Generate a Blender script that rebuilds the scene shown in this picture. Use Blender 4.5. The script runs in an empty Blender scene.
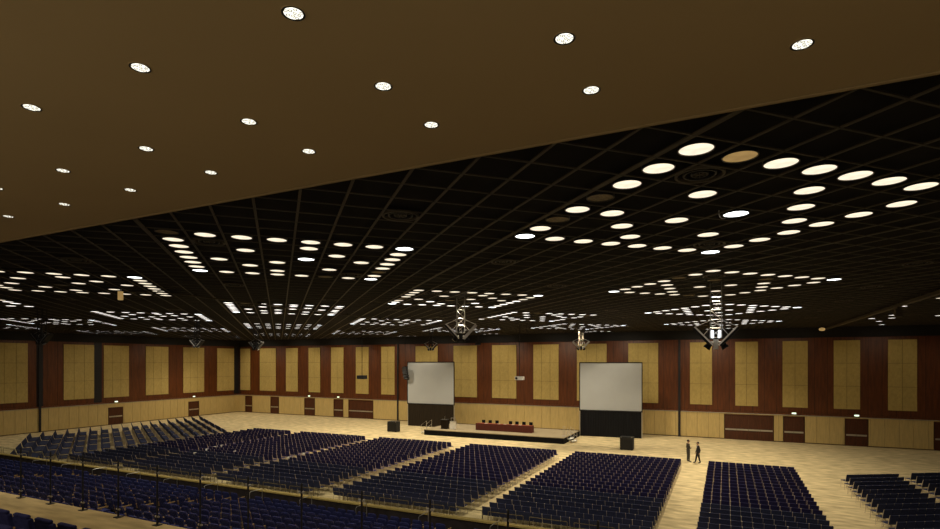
import bpy, math, random
from mathutils import Vector, Matrix
random.seed(7)
D = bpy.data; SC = bpy.context.scene; COL = SC.collection
PI = math.pi

# ---------------------------------------------------------------- camera numbers (world: x along far wall, y towards it, z up)
F, Y0, TH, H = 537.6, 361.3, .4439, 8.2
SN, CS = math.sin(TH), math.cos(TH)
def up(x, y, z=0.0):
    Y = F*(z-H)/(Y0-y); X = (x-470)*Y/F
    return (CS*X-SN*Y, SN*X+CS*Y)
def seen(u, v, z, m=12):
    X = CS*u+SN*v; Y = -SN*u+CS*v
    if Y < .5: return False
    return -m < 470+F*X/Y < 940+m and -m < Y0-F*(z-H)/Y < 529+m
def depth(u, v, z): return -SN*u+CS*v

# ---------------------------------------------------------------- materials
def mat(name, col, rough=.6, metal=0, emit=None, es=0, noise=None, spec=.4, bump=0):
    m = D.materials.new(name); m.use_nodes = True
    nt = m.node_tree; b = nt.nodes['Principled BSDF']
    b.inputs['Base Color'].default_value = (*col, 1)
    b.inputs['Roughness'].default_value = rough
    b.inputs['Metallic'].default_value = metal
    b.inputs['Specular IOR Level'].default_value = spec
    if emit:
        b.inputs['Emission Color'].default_value = (*emit, 1); b.inputs['Emission Strength'].default_value = es
    if noise:
        sc, amt, stretch = noise
        tc = nt.nodes.new('ShaderNodeTexCoord'); mp = nt.nodes.new('ShaderNodeMapping')
        mp.inputs['Scale'].default_value = stretch
        n = nt.nodes.new('ShaderNodeTexNoise'); n.inputs['Scale'].default_value = sc; n.inputs['Detail'].default_value = 5
        r = nt.nodes.new('ShaderNodeMapRange')
        r.inputs['From Min'].default_value = .3; r.inputs['From Max'].default_value = .7
        r.inputs['To Min'].default_value = 1-amt; r.inputs['To Max'].default_value = 1+amt
        mx = nt.nodes.new('ShaderNodeVectorMath'); mx.operation = 'SCALE'
        mx.inputs[0].default_value = col
        nt.links.new(tc.outputs['Object'], mp.inputs['Vector']); nt.links.new(mp.outputs[0], n.inputs['Vector'])
        nt.links.new(n.outputs['Fac'], r.inputs['Value']); nt.links.new(r.outputs[0], mx.inputs['Scale'])
        nt.links.new(mx.outputs[0], b.inputs['Base Color'])
        if bump:
            bp = nt.nodes.new('ShaderNodeBump'); bp.inputs['Strength'].default_value = bump
            nt.links.new(n.outputs['Fac'], bp.inputs['Height']); nt.links.new(bp.outputs[0], b.inputs['Normal'])
    return m
def emat(name, col, s, sample=False, ns=3.5, lo=.6):
    m = D.materials.new(name); m.use_nodes = True
    nt = m.node_tree; nt.nodes.clear()
    e = nt.nodes.new('ShaderNodeEmission'); o = nt.nodes.new('ShaderNodeOutputMaterial')
    e.inputs[0].default_value = (*col, 1)
    tc = nt.nodes.new('ShaderNodeTexCoord'); n = nt.nodes.new('ShaderNodeTexNoise'); n.inputs['Scale'].default_value = ns
    r = nt.nodes.new('ShaderNodeMapRange'); r.inputs['To Min'].default_value = s*lo; r.inputs['To Max'].default_value = s*(2-lo)
    nt.links.new(tc.outputs['Object'], n.inputs['Vector']); nt.links.new(n.outputs['Fac'], r.inputs['Value'])
    nt.links.new(r.outputs[0], e.inputs[1]); nt.links.new(e.outputs[0], o.inputs[0])
    if not sample: m.cycles.emission_sampling = 'NONE'
    return m
M = {}
M['carpet'] = mat('carpet', (.58,.47,.265), .95, noise=(1.6,.32,(.6,1.6,1)), spec=.1)
M['walkway'] = mat('walkway_carpet', (.50,.38,.19), .95, noise=(2.5,.25,(.5,2,1)), spec=.1)
M['step'] = mat('riser_carpet', (.035,.028,.03), .95, noise=(3,.3,(1,1,1)), spec=.1)
M['wood'] = mat('mahogany_wall', (.105,.028,.0055), .45, noise=(2.2,.28,(3,3,.35)))
M['wood_dark'] = mat('dark_timber', (.012,.010,.013), .6, noise=(2,.2,(3,3,.4)))
M['door'] = mat('door_veneer', (.068,.019,.007), .4, noise=(3,.25,(3,3,.4)))
M['tan'] = mat('tan_fabric', (.47,.35,.125), .9, noise=(6,.10,(1,1,.6)), spec=.1)
M['wains'] = mat('tan_laminate', (.54,.40,.16), .55, noise=(3,.10,(3,3,.4)))
M['groove'] = mat('groove_brown', (.10,.06,.02), .8)  # dark brown backing in the panel gaps, also the baseboards
M['ledge'] = mat('ledge_strip', (.65,.6,.5), .25, metal=.6)
M['blackband'] = mat('black_band', (.010,.009,.010), .8)
M['ceil'] = mat('ceiling_black', (.0055,.005,.006), .9, noise=(1.5,.3,(1,1,1)), spec=.2)
M['bar'] = mat('ceiling_grid_bar', (.062,.048,.030), .6, noise=(2,.1,(1,1,1)))
M['bar2'] = mat('ceiling_cross_bar', (.036,.028,.019), .6, noise=(2,.1,(1,1,1)))
M['soffit'] = mat('soffit_plaster', (.43,.32,.16), .8, noise=(.4,.03,(1,1,1)), spec=.15)
M['blackmetal'] = mat('black_metal', (.012,.012,.014), .45, metal=.3)
M['steel'] = mat('brushed_steel', (.55,.53,.50), .35, metal=.85)
M['chrome'] = mat('chair_frame_grey', (.62,.52,.38), .45, metal=.1)
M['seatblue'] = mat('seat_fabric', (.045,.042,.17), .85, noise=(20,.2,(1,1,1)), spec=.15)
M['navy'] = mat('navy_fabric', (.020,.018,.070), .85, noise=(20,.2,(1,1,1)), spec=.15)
M['navy_near_light'] = mat('navy_fabric_near_light', (.034,.041,.090), .85, noise=(20,.2,(1,1,1)), spec=.15)  # same fabric as navy, tinted for the different light on the near rows
M['blue'] = mat('blue_velvet', (.026,.030,.115), .85, noise=(15,.25,(1,1,1)), spec=.15)
M['armwood'] = mat('beech_armrest', (.36,.22,.09), .5, noise=(8,.15,(1,4,1)))
M['screen'] = mat('projection_screen', (.36,.37,.375), .8, noise=(.6,.03,(1,1,1)), spec=.1)
M['black'] = mat('black_cloth', (.008,.008,.009), .9, noise=(4,.3,(6,6,.2)), spec=.1)
M['brownblack'] = mat('dark_brown_cloth', (.022,.016,.010), .9, noise=(4,.2,(6,6,.2)), spec=.1)
M['maroon'] = mat('maroon_cloth', (.085,.014,.006), .8, noise=(4,.2,(6,6,.3)))
M['redtop'] = mat('red_cloth', (.26,.06,.03), .8, noise=(8,.1,(1,1,1)))
M['stage'] = mat('stage_top', (.34,.275,.17), .85, noise=(1.5,.12,(.4,2,1)))
M['white'] = mat('white_paint', (.78,.76,.70), .6, noise=(5,.05,(1,1,1)))
M['spk'] = mat('speaker_black', (.014,.014,.015), .6, noise=(30,.3,(1,1,1)))
M['suit'] = mat('charcoal_suit', (.035,.030,.024), .8, noise=(10,.2,(1,1,1)))
M['blacksuit'] = mat('black_suit', (.010,.009,.010), .8, noise=(10,.2,(1,1,1)))
M['skin'] = mat('skin', (.32,.17,.10), .6, noise=(10,.05,(1,1,1)))
M['hair'] = mat('black_hair', (.010,.008,.007), .6, noise=(30,.2,(1,1,1)))
M['shirt'] = mat('white_shirt', (.6,.6,.58), .8, noise=(10,.05,(1,1,1)))
M['lit'] = emat('light_diffuser', (1,.86,.64), 1.15)
M['hot'] = emat('light_diffuser_cool', (.95,1,1), 4)
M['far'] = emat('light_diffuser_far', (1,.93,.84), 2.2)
M['unlit'] = mat('unlit_louvre', (.20,.15,.07), .5, metal=.3, noise=(18,.5,(1,1,1)))
M['tanlit'] = emat('dim_diffuser', (1,.62,.22), .32)
M['lamp'] = emat('downlight_bulb', (1,.97,.82), 1.5, False, 45, .1)
M['exit'] = emat('exit_glow', (.8,1,.7), 2)
M['tube'] = emat('lamp_tube', (.9,.96,1), 2.2)
def glass_mat():
    m = D.materials.new('clear_glass'); m.use_nodes = True; nt = m.node_tree; nt.nodes.clear()
    t = nt.nodes.new('ShaderNodeBsdfTransparent'); t.inputs[0].default_value = (.93,.95,.94,1)
    g = nt.nodes.new('ShaderNodeBsdfGlossy'); g.inputs['Roughness'].default_value = .05
    f = nt.nodes.new('ShaderNodeValue'); f.outputs[0].default_value = .012
    x = nt.nodes.new('ShaderNodeMixShader'); o = nt.nodes.new('ShaderNodeOutputMaterial')
    nt.links.new(f.outputs[0], x.inputs[0]); nt.links.new(t.outputs[0], x.inputs[1]); nt.links.new(g.outputs[0], x.inputs[2])
    nt.links.new(x.outputs[0], o.inputs[0]); return m
M['glass'] = glass_mat()

# ---------------------------------------------------------------- mesh builder
class MB:
    def __init__(s): s.v = []; s.f = []; s.m = []; s.k = 0; s.mats = []
    def use(s, m):
        if m not in s.mats: s.mats.append(m)
        s.k = s.mats.index(m); return s
    def box(s, x0, y0, z0, x1, y1, z1, T=None, bev=0):
        P = [(x0,y0,z0),(x1,y0,z0),(x1,y1,z0),(x0,y1,z0),(x0,y0,z1),(x1,y0,z1),(x1,y1,z1),(x0,y1,z1)]
        if T: P = [tuple(T @ Vector(p)) for p in P]
        n = len(s.v); s.v += P
        for q in ((0,3,2,1),(4,5,6,7),(0,1,5,4),(1,2,6,5),(2,3,7,6),(3,0,4,7)): s.f.append(tuple(n+i for i in q)); s.m.append(s.k)
        return s
    def bar(s, a, b, w, h=None, up_=(0,0,1)):
        a, b = Vector(a), Vector(b); h = h or w
        d = (b-a).normalized(); u_ = Vector(up_)
        if abs(d.dot(u_)) > .98: u_ = Vector((1,0,0))
        sx = d.cross(u_).normalized()*w/2; sz = sx.normalized().cross(d).normalized()*h/2
        n = len(s.v)
        for p in (a, b):
            for i, j in ((-1,-1),(1,-1),(1,1),(-1,1)): s.v.append(tuple(p+sx*i+sz*j))
        for q in ((0,1,2,3),(7,6,5,4),(0,4,5,1),(1,5,6,2),(2,6,7,3),(3,7,4,0)): s.f.append(tuple(n+i for i in q)); s.m.append(s.k)
        return s
    def tube(s, pts, r, n=8, T=None):
        pts = [Vector(p) for p in pts]; rr = r if isinstance(r, (list, tuple)) else [r]*len(pts)
        base = len(s.v)
        for i, p in enumerate(pts):
            d = (pts[min(i+1, len(pts)-1)]-pts[max(i-1, 0)]).normalized()
            a = Vector((0,0,1)) if abs(d.z) < .9 else Vector((1,0,0))
            x = d.cross(a).normalized(); y = d.cross(x)
            for k in range(n):
                q = p+(x*math.cos(2*PI*k/n)+y*math.sin(2*PI*k/n))*rr[i]
                s.v.append(tuple(T @ q if T else q))
        for i in range(len(pts)-1):
            for k in range(n):
                a = base+i*n+k; b = base+i*n+(k+1) % n
                s.f.append((a, b, b+n, a+n)); s.m.append(s.k)
        s.f.append(tuple(base+k for k in range(n))[::-1]); s.m.append(s.k)
        s.f.append(tuple(base+(len(pts)-1)*n+k for k in range(n))); s.m.append(s.k)
        return s
    def lathe(s, prof, n=24, T=None):   # profile of (r, z)
        base = len(s.v)
        for r, z in prof:
            for k in range(n):
                q = Vector((r*math.cos(2*PI*k/n), r*math.sin(2*PI*k/n), z)); s.v.append(tuple(T @ q if T else q))
        for i in range(len(prof)-1):
            for k in range(n):
                a = base+i*n+k; b = base+i*n+(k+1) % n
                s.f.append((a, b, b+n, a+n)); s.m.append(s.k)
        return s
    def disc(s, r, z, n=24, T=None, flip=True):
        base = len(s.v)
        for k in range(n):
            q = Vector((r*math.cos(2*PI*k/n), r*math.sin(2*PI*k/n), z)); s.v.append(tuple(T @ q if T else q))
        f = tuple(base+k for k in range(n)); s.f.append(f[::-1] if flip else f); s.m.append(s.k); return s
    def ell(s, c, r, T=None, n=10, m=7):
        base = len(s.v); c = Vector(c)
        for i in range(m+1):
            t = PI*i/m
            for k in range(n):
                a = 2*PI*k/n; q = Vector((c.x+r[0]*math.sin(t)*math.cos(a), c.y+r[1]*math.sin(t)*math.sin(a), c.z+r[2]*math.cos(t)))
                s.v.append(tuple(T @ q if T else q))
        for i in range(m):
            for k in range(n):
                a = base+i*n+k; b = base+i*n+(k+1) % n
                s.f.append((a, a+n, b+n, b)); s.m.append(s.k)
        return s
    def mesh(s, name):
        me = D.meshes.new(name); me.from_pydata(s.v, [], s.f)
        for m in s.mats: me.materials.append(m)
        if len(s.mats) > 1: me.polygons.foreach_set('material_index', s.m)
        me.update(); return me
    def build(s, name, m=None, parent=None, bev=0, smooth=False):
        if m and not s.mats: s.mats = [m]
        me = s.mesh(name)
        if smooth: me.polygons.foreach_set('use_smooth', [True]*len(me.polygons))
        o = D.objects.new(name, me); COL.objects.link(o)
        if parent: o.parent = parent
        if bev:
            b = o.modifiers.new('bevel', 'BEVEL'); b.width = bev; b.segments = 2; b.limit_method = 'ANGLE'
        return o
def bx(*a): return MB().box(*a)
def tag(o, label=None, cat=None, group=None, kind=None):
    if label: o['label'] = label
    if cat: o['category'] = cat
    if group: o['group'] = group
    if kind: o['kind'] = kind
    return o
def empty(name, loc, rz=0, label=None, cat=None, group=None):
    o = D.objects.new(name, None); COL.objects.link(o); o.location = loc; o.rotation_euler = (0,0,rz)
    o.empty_display_size = .2
    return tag(o, label, cat, group)
def struct(o): o['kind'] = 'structure'; return o
def dup(root, loc, rz, label, group=None):
    r = root.copy(); COL.objects.link(r); r.location = loc; r.rotation_euler = (0,0,rz)
    r['label'] = label
    if group: r['group'] = group
    for ch in list(root.children):
        c = ch.copy(); COL.objects.link(c); c.parent = r
        for g in ch.children:
            d = g.copy(); COL.objects.link(d); d.parent = c
    return r
ORD = ['first','second','third','fourth','fifth','sixth','seventh','eighth','ninth','tenth','eleventh','twelfth','thirteenth',
       'fourteenth','fifteenth','sixteenth','seventeenth','eighteenth','nineteenth','twentieth']
def od(n):
    if n < 20: return ORD[n]
    t = ['twenty','thirty','forty','fifty','sixty','seventy','eighty','ninety'][(n+1)//10-2]; r = (n+1) % 10
    return (t[:-1]+'ieth') if r == 0 else t+' '+ORD[r-1]

# ================================================================= SETTING
UL, UR, VB, VF, ZC = -71.6, 30.0, 62.93, -7.0, 11.62
struct(bx(UL,VF,-.2,UR,VB+.4,0).build('floor', M['carpet']))
struct(bx(UL-.4,VF,ZC,UR+.4,VB+.4,ZC+.3).build('ceiling', M['ceil']))
struct(bx(UR,VF,0,UR+.4,VB,ZC).build('wall_right', M['wood']))
struct(bx(UL-.4,VF-.4,0,UR+.4,VF,ZC).build('wall_rear', M['wood']))

# far wall and left wall: timber, wainscot boards, doors
def wall_frame(side):
    if side == 'back':
        return Matrix.Translation((0, VB, 0))                               # local x = u, local -y into the room
    return Matrix.Translation((UL, 0, 0)) @ Matrix.Rotation(PI/2, 4, 'Z')   # local x = v, local -y = +u
back_doors = [(-70.1,-68.6),(-64.6,-62.9),(-57.7,-55.7),(-52.1,-50.4),(-49.4,-45.1),(-.1,4.4),(5.3,7.1),(10.5,12.3),(17.3,19.1)]
left_doors = [(42.4,44.2),(53.8,55.5),(28.0,29.8)]
WT = 2.75
def build_wall(side, a, b, doors, dz, dark):
    T = wall_frame(side)
    w = MB().use(M['wood']).box(a, 0, WT-.1, b, .4, ZC, T)
    w.use(M['blackband']).box(a, -.25, 10.55, b, 0, ZC, T)
    w.use(M['groove']).box(a, .02, 0, b, .4, WT-.1, T)
    x = a
    while x < b:                                                              # timber seams
        w.use(M['blackband']).box(x-.012, -.004, WT+.1, x+.012, 0, 10.55, T); x += 1.09
    for p, q in dark: w.use(M['wood_dark']).box(p, -.012, WT+.05, q, 0, 10.55, T)  # near-black strips, shade painted onto the timber between panels and in the corner
    struct(w.build('wall_'+side))
    # wainscot boards, each 0.97 m, with a shadow gap, left out at the doors
    g = MB(); n = int(round((b-a)/1.09)); s = (b-a)/n; g.use(M['wains'])
    for k in range(n):
        p, q = a+k*s+.012, a+(k+1)*s-.012
        segs = [(p, q)]
        for d0, d1 in doors:
            out = []
            for (s0, s1) in segs:
                if d1+.06 <= s0 or d0-.06 >= s1: out.append((s0, s1)); continue
                if s0 < d0-.06: out.append((s0, d0-.06))
                if s1 > d1+.06: out.append((d1+.06, s1))
            segs = out
        for (s0, s1) in segs:
            if s1-s0 > .03: g.box(s0, -.07, .10, s1, .02, WT-.02, T)
    for d0, d1 in doors: g.box(d0-.06, -.07, dz+.05, d1+.06, .02, WT-.02, T)
    struct(g.build('trim_1' if side == 'back' else 'trim_2'))
    l = MB().use(M['ledge']).box(a, -.16, WT-.02, b, 0, WT+.05, T)
    l.use(M['wood']).box(a, -.11, WT+.05, b, 0, WT+.22, T)
    struct(l.build('trim_3' if side == 'back' else 'trim_4'))
    bb = MB().use(M['groove'])
    cur = a
    for d0, d1 in sorted(doors)+[(b, b)]:
        if d0 > cur: bb.box(cur, -.06, 0, d0-.03 if d0 < b else b, .02, .10, T)
        cur = d1+.03
    struct(bb.build('baseboard_'+side))
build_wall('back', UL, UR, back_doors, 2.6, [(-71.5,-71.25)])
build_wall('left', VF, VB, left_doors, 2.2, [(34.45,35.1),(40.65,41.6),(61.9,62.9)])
dn = 0
def build_door(side, a, b, h, nleaf):
    global dn
    dn += 1
    T = wall_frame(side); c = (a+b)/2
    r = D.objects.new('door_%d' % dn, None); COL.objects.link(r); r['kind'] = 'structure'
    r.matrix_world = T @ Matrix.Translation((c, 0, 0))
    hw = (b-a)/2
    f = MB().use(M['door']).box(-hw, -.09, 0, -hw+.06, .02, h).box(hw-.06, -.09, 0, hw, .02, h).box(-hw, -.09, h-.06, hw, .02, h+.04)
    f.build('door_frame', parent=r)
    w = (2*hw-.12)/nleaf
    for k in range(nleaf):
        x0 = -hw+.06+k*w
        lf = bx(x0+.006, -.03, .01, x0+w-.006, .015, h-.06).build('door_leaf', M['door'], r)
        pb = MB().use(M['steel']).box(x0+.012, -.10, .98, x0+w-.012, -.06, 1.14)
        pb.box(x0+.08, -.06, 1.02, x0+.14, -.03, 1.08).box(x0+w-.14, -.06, 1.02, x0+w-.08, -.03, 1.08)
        pb.build('push_bar', parent=lf)
for a, b in back_doors: build_door('back', a, b, 2.6, 4 if b-a > 3 else 2)
for a, b in left_doors: build_door('left', a, b, 2.2, 2)

# dark partition posts on the walls
for nm, T, c in (('trim_5', wall_frame('back'), -4.56), ('trim_6', wall_frame('back'), -40.9), ('trim_7', wall_frame('left'), 34.7)):
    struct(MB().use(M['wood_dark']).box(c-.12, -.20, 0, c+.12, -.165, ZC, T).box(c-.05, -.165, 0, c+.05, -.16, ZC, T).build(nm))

# acoustic panels
PB, PT = 3.55, 10.25
bp = [(-71.2,-69.0),(-66.9,-63.5),(-61.4,-59.0),(-56.9,-54.65),(-52.6,-50.3),(-48.1,-45.85),(-43.7,-41.45),(-38.1,-34.65),(-32.3,-28.9),
      (-26.8,-23.5),(-21.3,-18.1),(-15.9,-12.4),(-10.0,-6.75),(-3.5,-1.3),(.9,3.02),(5.2,7.4),(9.55,11.7),(13.85,16.05),(20.35,22.5)]
lp = [(28.0,33.55),(37.2,40.65),(41.8,45.0),(47.3,50.6),(52.9,56.4),(58.7,61.9)]
def acoustic(side, a, b, lab):
    T = wall_frame(side); m = MB().use(M['tan']); n = max(2, round((b-a)/1.1)); w = (b-a)/n; h = (PT-PB)/3
    for i in range(n):
        for j in range(3):
            m.box(i*w+.014-(b-a)/2, -.09, j*h+.012, (i+1)*w-.014-(b-a)/2, -.014, (j+1)*h-.012)
    m.use(M['groove']).box(-(b-a)/2+.014, -.05, .012, (b-a)/2-.014, -.006, PT-PB-.012)
    o = m.build('acoustic_panel'); o.matrix_world = T @ Matrix.Translation(((a+b)/2, 0, PB))
    tag(o, lab, 'wall panel', 'tan acoustic panels on the '+side+' wall')
for i, (a, b) in enumerate(bp): acoustic('back', a, b, 'tall tan fabric panel on far wood wall, %s panel from the left corner' % od(i))
for i, (a, b) in enumerate(lp): acoustic('left', a, b, 'tall tan fabric panel on left wood wall, %s panel from the far corner' % od(len(lp)-1-i))

# exit signs
for side, c, lab in (('back',6.2,'small glowing exit sign over the double door right of the wide doors'),
                     ('back',11.4,'small glowing exit sign over the dark door near the right edge'),
                     ('back',-56.7,'small glowing exit sign over the third door from the left corner'),
                     ('back',-51.2,'small glowing exit sign over the door left of the wide far doors'),
                     ('left',43.3,'small glowing exit sign over the nearer left wall door'),
                     ('left',54.6,'small glowing exit sign over the farther left wall door')):
    T = wall_frame(side)
    r = empty('exit_sign', (0,0,0), 0, lab, 'sign', 'glowing exit signs above the doors'); r.matrix_world = T @ Matrix.Translation((c, -.11, 2.98))
    bx(-.20, -.07, -.09, .20, 0, .07).build('housing', M['white'], r)
    bx(-.18, -.075, -.07, .18, -.07, .05).build('sign_face', M['exit'], r)

# ceiling grid, bars turned 45 degrees
CELL, ZG = .9, 11.544
I0, J0 = 7.605, 6.94
def cellpos(i, j):    # i, j counted from the corner light of the nearest right cluster
    i += I0; j += J0
    return ((-i+j)*.70711*CELL, (i+j)*.70711*CELL)
g = MB().use(M['bar'])
def clip(p, d):
    t0, t1 = -1e9, 1e9
    for o, dd, lo, hi in ((p[0], d[0], UL, UR), (p[1], d[1], 6.8, VB-.25)):
        a, b = (lo-o)/dd, (hi-o)/dd
        if a > b: a, b = b, a
        t0, t1 = max(t0, a), min(t1, b)
    return (t0, t1) if t1-t0 > .3 else None
for fam in (0, 1):
    for k in range(-170, 260):
        if fam == 0: p = cellpos(0, k-.5); d = (-.70711, .70711); w = .055
        else: p = cellpos(k-.5, 0); d = (.70711, .70711); w = .04
        c = clip(p, d)
        if c: 
            ww = .11 if (fam == 0 and k % 10 == 0) else w
            g.use(M['bar2'] if fam else M['bar']).bar((p[0]+d[0]*c[0], p[1]+d[1]*c[0], ZG+.012-.002*fam), (p[0]+d[0]*c[1], p[1]+d[1]*c[1], ZG+.012-.002*fam), ww, .022)
grid = g.build('ceiling_grid'); tag(grid, 'brown bar grid of the black hall ceiling, set diagonally', 'ceiling grid'); grid['kind'] = 'structure'; grid.name = 'trim_8'

# soffit over the balcony
s_ = MB().use(M['soffit']).box(-40, VF, 10.95, UR, 6.5, 11.05)
s_.use(M['blackband']).box(-40, 6.5, 10.975, UR, 6.55, 11.62)
s_.use(M['soffit']).box(-40, 6.55, 10.955, UR, 6.60, 10.99)
s_.use(M['blackband']).box(-40, VF, 11.05, UR, 6.5, 11.62)
s_.name = 'x'; so = s_.build('trim_9'); struct(so)

# partition tracks under the ceiling
for u, vs, hb, lab in ((8.85, 8, .26, 'long dark ceiling track running to the far wall on the right'), (-24.1, 16.5, .10, 'thin dark ceiling track running to the far wall on the left')):
    r = empty('ceiling_track', (u, vs, ZG), 0, lab, 'track')
    MB().use(M['bar']).box(-.45*hb, 0, -hb, .45*hb, VB-vs-.3, -hb*.4).build('rail', parent=r)
    for k in range(int((VB-vs-3)/4)):
        bx(-.03, 2+k*4, -hb*.4, .03, 2.08+k*4, .076).build('hanger', M['blackmetal'], r)

# ================================================================= BALCONY, RISERS
WZ = 5.14
b_ = MB().use(M['walkway']).box(UL+.1, 4.72, WZ-.25, UR-.1, 6.66, WZ)
b_.use(M['step']).box(UL+.1, 3.75, WZ-.25, UR-.1, 4.72, WZ+.02).box(UL+.1, 2.8, WZ-.25, UR-.1, 3.75, WZ+.34).box(UL+.1, VF+.01, WZ-.25, UR-.1, 2.8, WZ+.68)
struct(b_.build('trim_10'))
NR = 15; RP = .93; V1 = 6.66; DZ = .16
t = MB().use(M['step'])
def row_z(k): return 3.10-DZ*(k+1)
for k in range(NR):
    t.box(UL+.1, V1+k*RP, max(0.0, row_z(k)-1.2), 6.5, V1+(k+1)*RP, row_z(k))
VE = V1+NR*RP
struct(t.build('trim_11'))
# front parapet of the lower tier, with its railing
PV = 21.9
r = empty('parapet', (0, PV, 0), 0, 'long low parapet with a tan cap below the balcony, behind the floor chairs', 'parapet')
bx(UL+.1, -.06, 0, 6.5, .06, 1.04).build('panel', M['step'], r)
bx(UL+.1, -.15, 1.04, 6.5, .12, 1.11).build('cap', M['tan'], r)
r = empty('guard_rail', (0, PV+.75, 0), 0, 'thin grey metal guard rail standing between parapet and last chair row', 'railing')
m = MB().use(M['unlit'])
for a in range(-70, 4, 2): m.bar((a+.15, 0, 1.30), (a+1.85, 0, 1.30), .026)
m.build('top_rail', parent=r)
for a in range(-70, 4, 2):
    if seen(a, PV+.75, 1.1, 60):
        MB().use(M['unlit']).tube([(a+.15,0,0),(a+.15,0,1.28),(a+.25,0,1.32)], .018, 6).tube([(a+1.85,0,0),(a+1.85,0,1.28),(a+1.75,0,1.32)], .018, 6).tube([(a+.15,0,.9),(a+1.85,0,.9)], .012, 5).build('rail_frame', parent=r)

# glass railing at the walkway edge
PP = 1.17
protop = None; gl = None
k = 0
for n in range(-9, 15):
    u = -1.4-PP*n+.0
    if not seen(u, 6.55, 5.9, 80): continue
    lab = 'slim dark steel railing post with glass clamps on the balcony edge, %s from the left' % od(k)
    k += 1
    if protop is None:
        protop = empty('railing_post', (u, 6.56, WZ), 0, lab, 'post', 'glass railing posts')
        MB().use(M['blackmetal']).tube([(0,0,.012),(0,0,1.10),(0,0,1.13)], [.016,.016,.008], 10).build('post', parent=protop)
        MB().use(M['blackmetal']).box(-.07, -.06, 0, .07, .06, .012).build('base_plate', parent=protop)
        for z in (.16, .98):
            MB().use(M['steel']).box(-.055, -.012, z-.014, .055, .012, z+.014).build('clamp', parent=protop)
        posts = [u]
    else:
        dup(protop, (u, 6.56, WZ), 0, lab); posts.append(u)
posts.sort()
k = 0
for a, b in zip(posts[:-1], posts[1:]):
    o = bx(.05, -.006, .08, b-a-.05, .006, 1.10).build('glass_panel', M['glass']); o.location = (a, 6.56, WZ)
    tag(o, 'clear glass panel of the balcony railing, %s from the left' % od(k), 'glass panel', 'clear glass railing panels'); k += 1

# ================================================================= CHAIRS
def chair_parts(fab, w):
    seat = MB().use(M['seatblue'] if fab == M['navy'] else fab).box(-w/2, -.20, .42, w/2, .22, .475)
    T = Matrix.Translation((0,-.20,.46)) @ Matrix.Rotation(math.radians(11), 4, 'X')
    bk = MB().use(fab).box(-w/2, -.022, .03, w/2, .022, .43, T)
    legs = []
    for sx in (-1, 1):
        x = sx*(w/2-.005)
        legs.append(MB().use(M['chrome']).bar((x, .19, .42), (x, .23, 0), .022))
        legs.append(MB().use(M['chrome']).bar((x, -.19, .44), (x, -.25, 0), .022))
    rail = MB().use(M['chrome'])
    for sx in (-1, 1):
        x = sx*(w/2+.006); rail.bar((x, -.17, .42), (x, -.285, .89), .020)
        rail.bar((x-sx*.004, -.19, .43), (x-sx*.004, .20, .43), .018)
    return seat, bk, legs, rail
def make_chair(fab, w):
    r = empty('stacking_chair', (0,0,-50), 0, '', 'chair')
    seat, bk, legs, rail = chair_parts(fab, w)
    seat.build('seat', parent=r, bev=.012); bk.build('backrest', parent=r, bev=.01)
    for l in legs: l.build('leg', parent=r)
    rail.build('side_frame', parent=r)
    return r
def merged(parts):
    m = MB()
    for p in parts:
        n = len(m.v); m.v += p.v
        for f, k in zip(p.f, p.m):
            m.use(p.mats[k]); m.f.append(tuple(n+i for i in f)); m.m.append(m.k)
    return m
spots = []    # (u, v, rz, kind, label, group)
CP = .452
blocks = [(-46.9,-41.5,'far left'), (-40.2,-31.9,'second from left'), (-30.3,-22.4,'left screen'), (-20.6,-12.6,'stage'), (-11.1,-3.0,'right screen'), (-1.15,4.3,'narrow right')]
bname = ['narrow block at far left', 'block second from the left', 'block facing the left screen', 'block facing the stage', 'block facing the right screen', 'narrow block facing the wide doors']
for bi, (a, b, _) in enumerate(blocks):
    n = round((b-a)/CP); s = (b-a)/n
    for k in range(21):
        v = 43.25-.92*k+.2
        for c in range(n):
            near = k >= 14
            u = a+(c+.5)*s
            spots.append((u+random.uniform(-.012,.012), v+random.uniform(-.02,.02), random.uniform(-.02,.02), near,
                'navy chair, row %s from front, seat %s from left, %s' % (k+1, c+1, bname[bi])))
# left angled block
th = math.radians(30)
for k in range(18):
    L = 0; c = 0
    while True:
        d = c*CP
        u = -63.3+d*math.cos(th); v = 49.55-1.13*k-d*math.sin(th); c += 1
        if u > -47.4 or v < 22.8: break
        if c % 9 < 2: continue
        spots.append((u, v, -th+random.uniform(-.02,.02), True, 'blue grey chair, angled left block, row %d from front, seat %d from wall' % (k+1, c)))
for bi, (ua, ub) in enumerate(((7.1,10.1),(11.05,18.6))):
    for k in range(24):
        n = int((ub-ua)/math.cos(th)/CP)+1
        for c in range(n):
            d = c*CP; u = ua+d*math.cos(th); v = 42.1+(ua-7.1)*.62-1.13*k+d*math.sin(th)
            if u > ub or v < 22.5: continue
            spots.append((u, v, th+random.uniform(-.02,.02), True, 'blue grey chair, angled right %s block, row %d from front, seat %d from left' % ('narrow' if bi == 0 else 'outer', k+1, c+1)))
spots.sort(key=lambda s: depth(s[0], s[1], 0))
vis = [s for s in spots if seen(s[0], s[1], .6, 0)]
indiv = set(id(s) for s in vis[:300])
pro = {True: make_chair(M['navy_near_light'], .44), False: make_chair(M['navy'], .405)}
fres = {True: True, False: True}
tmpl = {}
for kn, (fab, w) in {True: (M['navy_near_light'], .44), False: (M['navy'], .405)}.items():
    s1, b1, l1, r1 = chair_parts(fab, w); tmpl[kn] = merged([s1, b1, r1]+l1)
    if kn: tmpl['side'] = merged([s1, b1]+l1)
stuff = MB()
for mm in (M['navy_near_light'], M['navy'], M['seatblue'], M['chrome']): stuff.use(mm)
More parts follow.
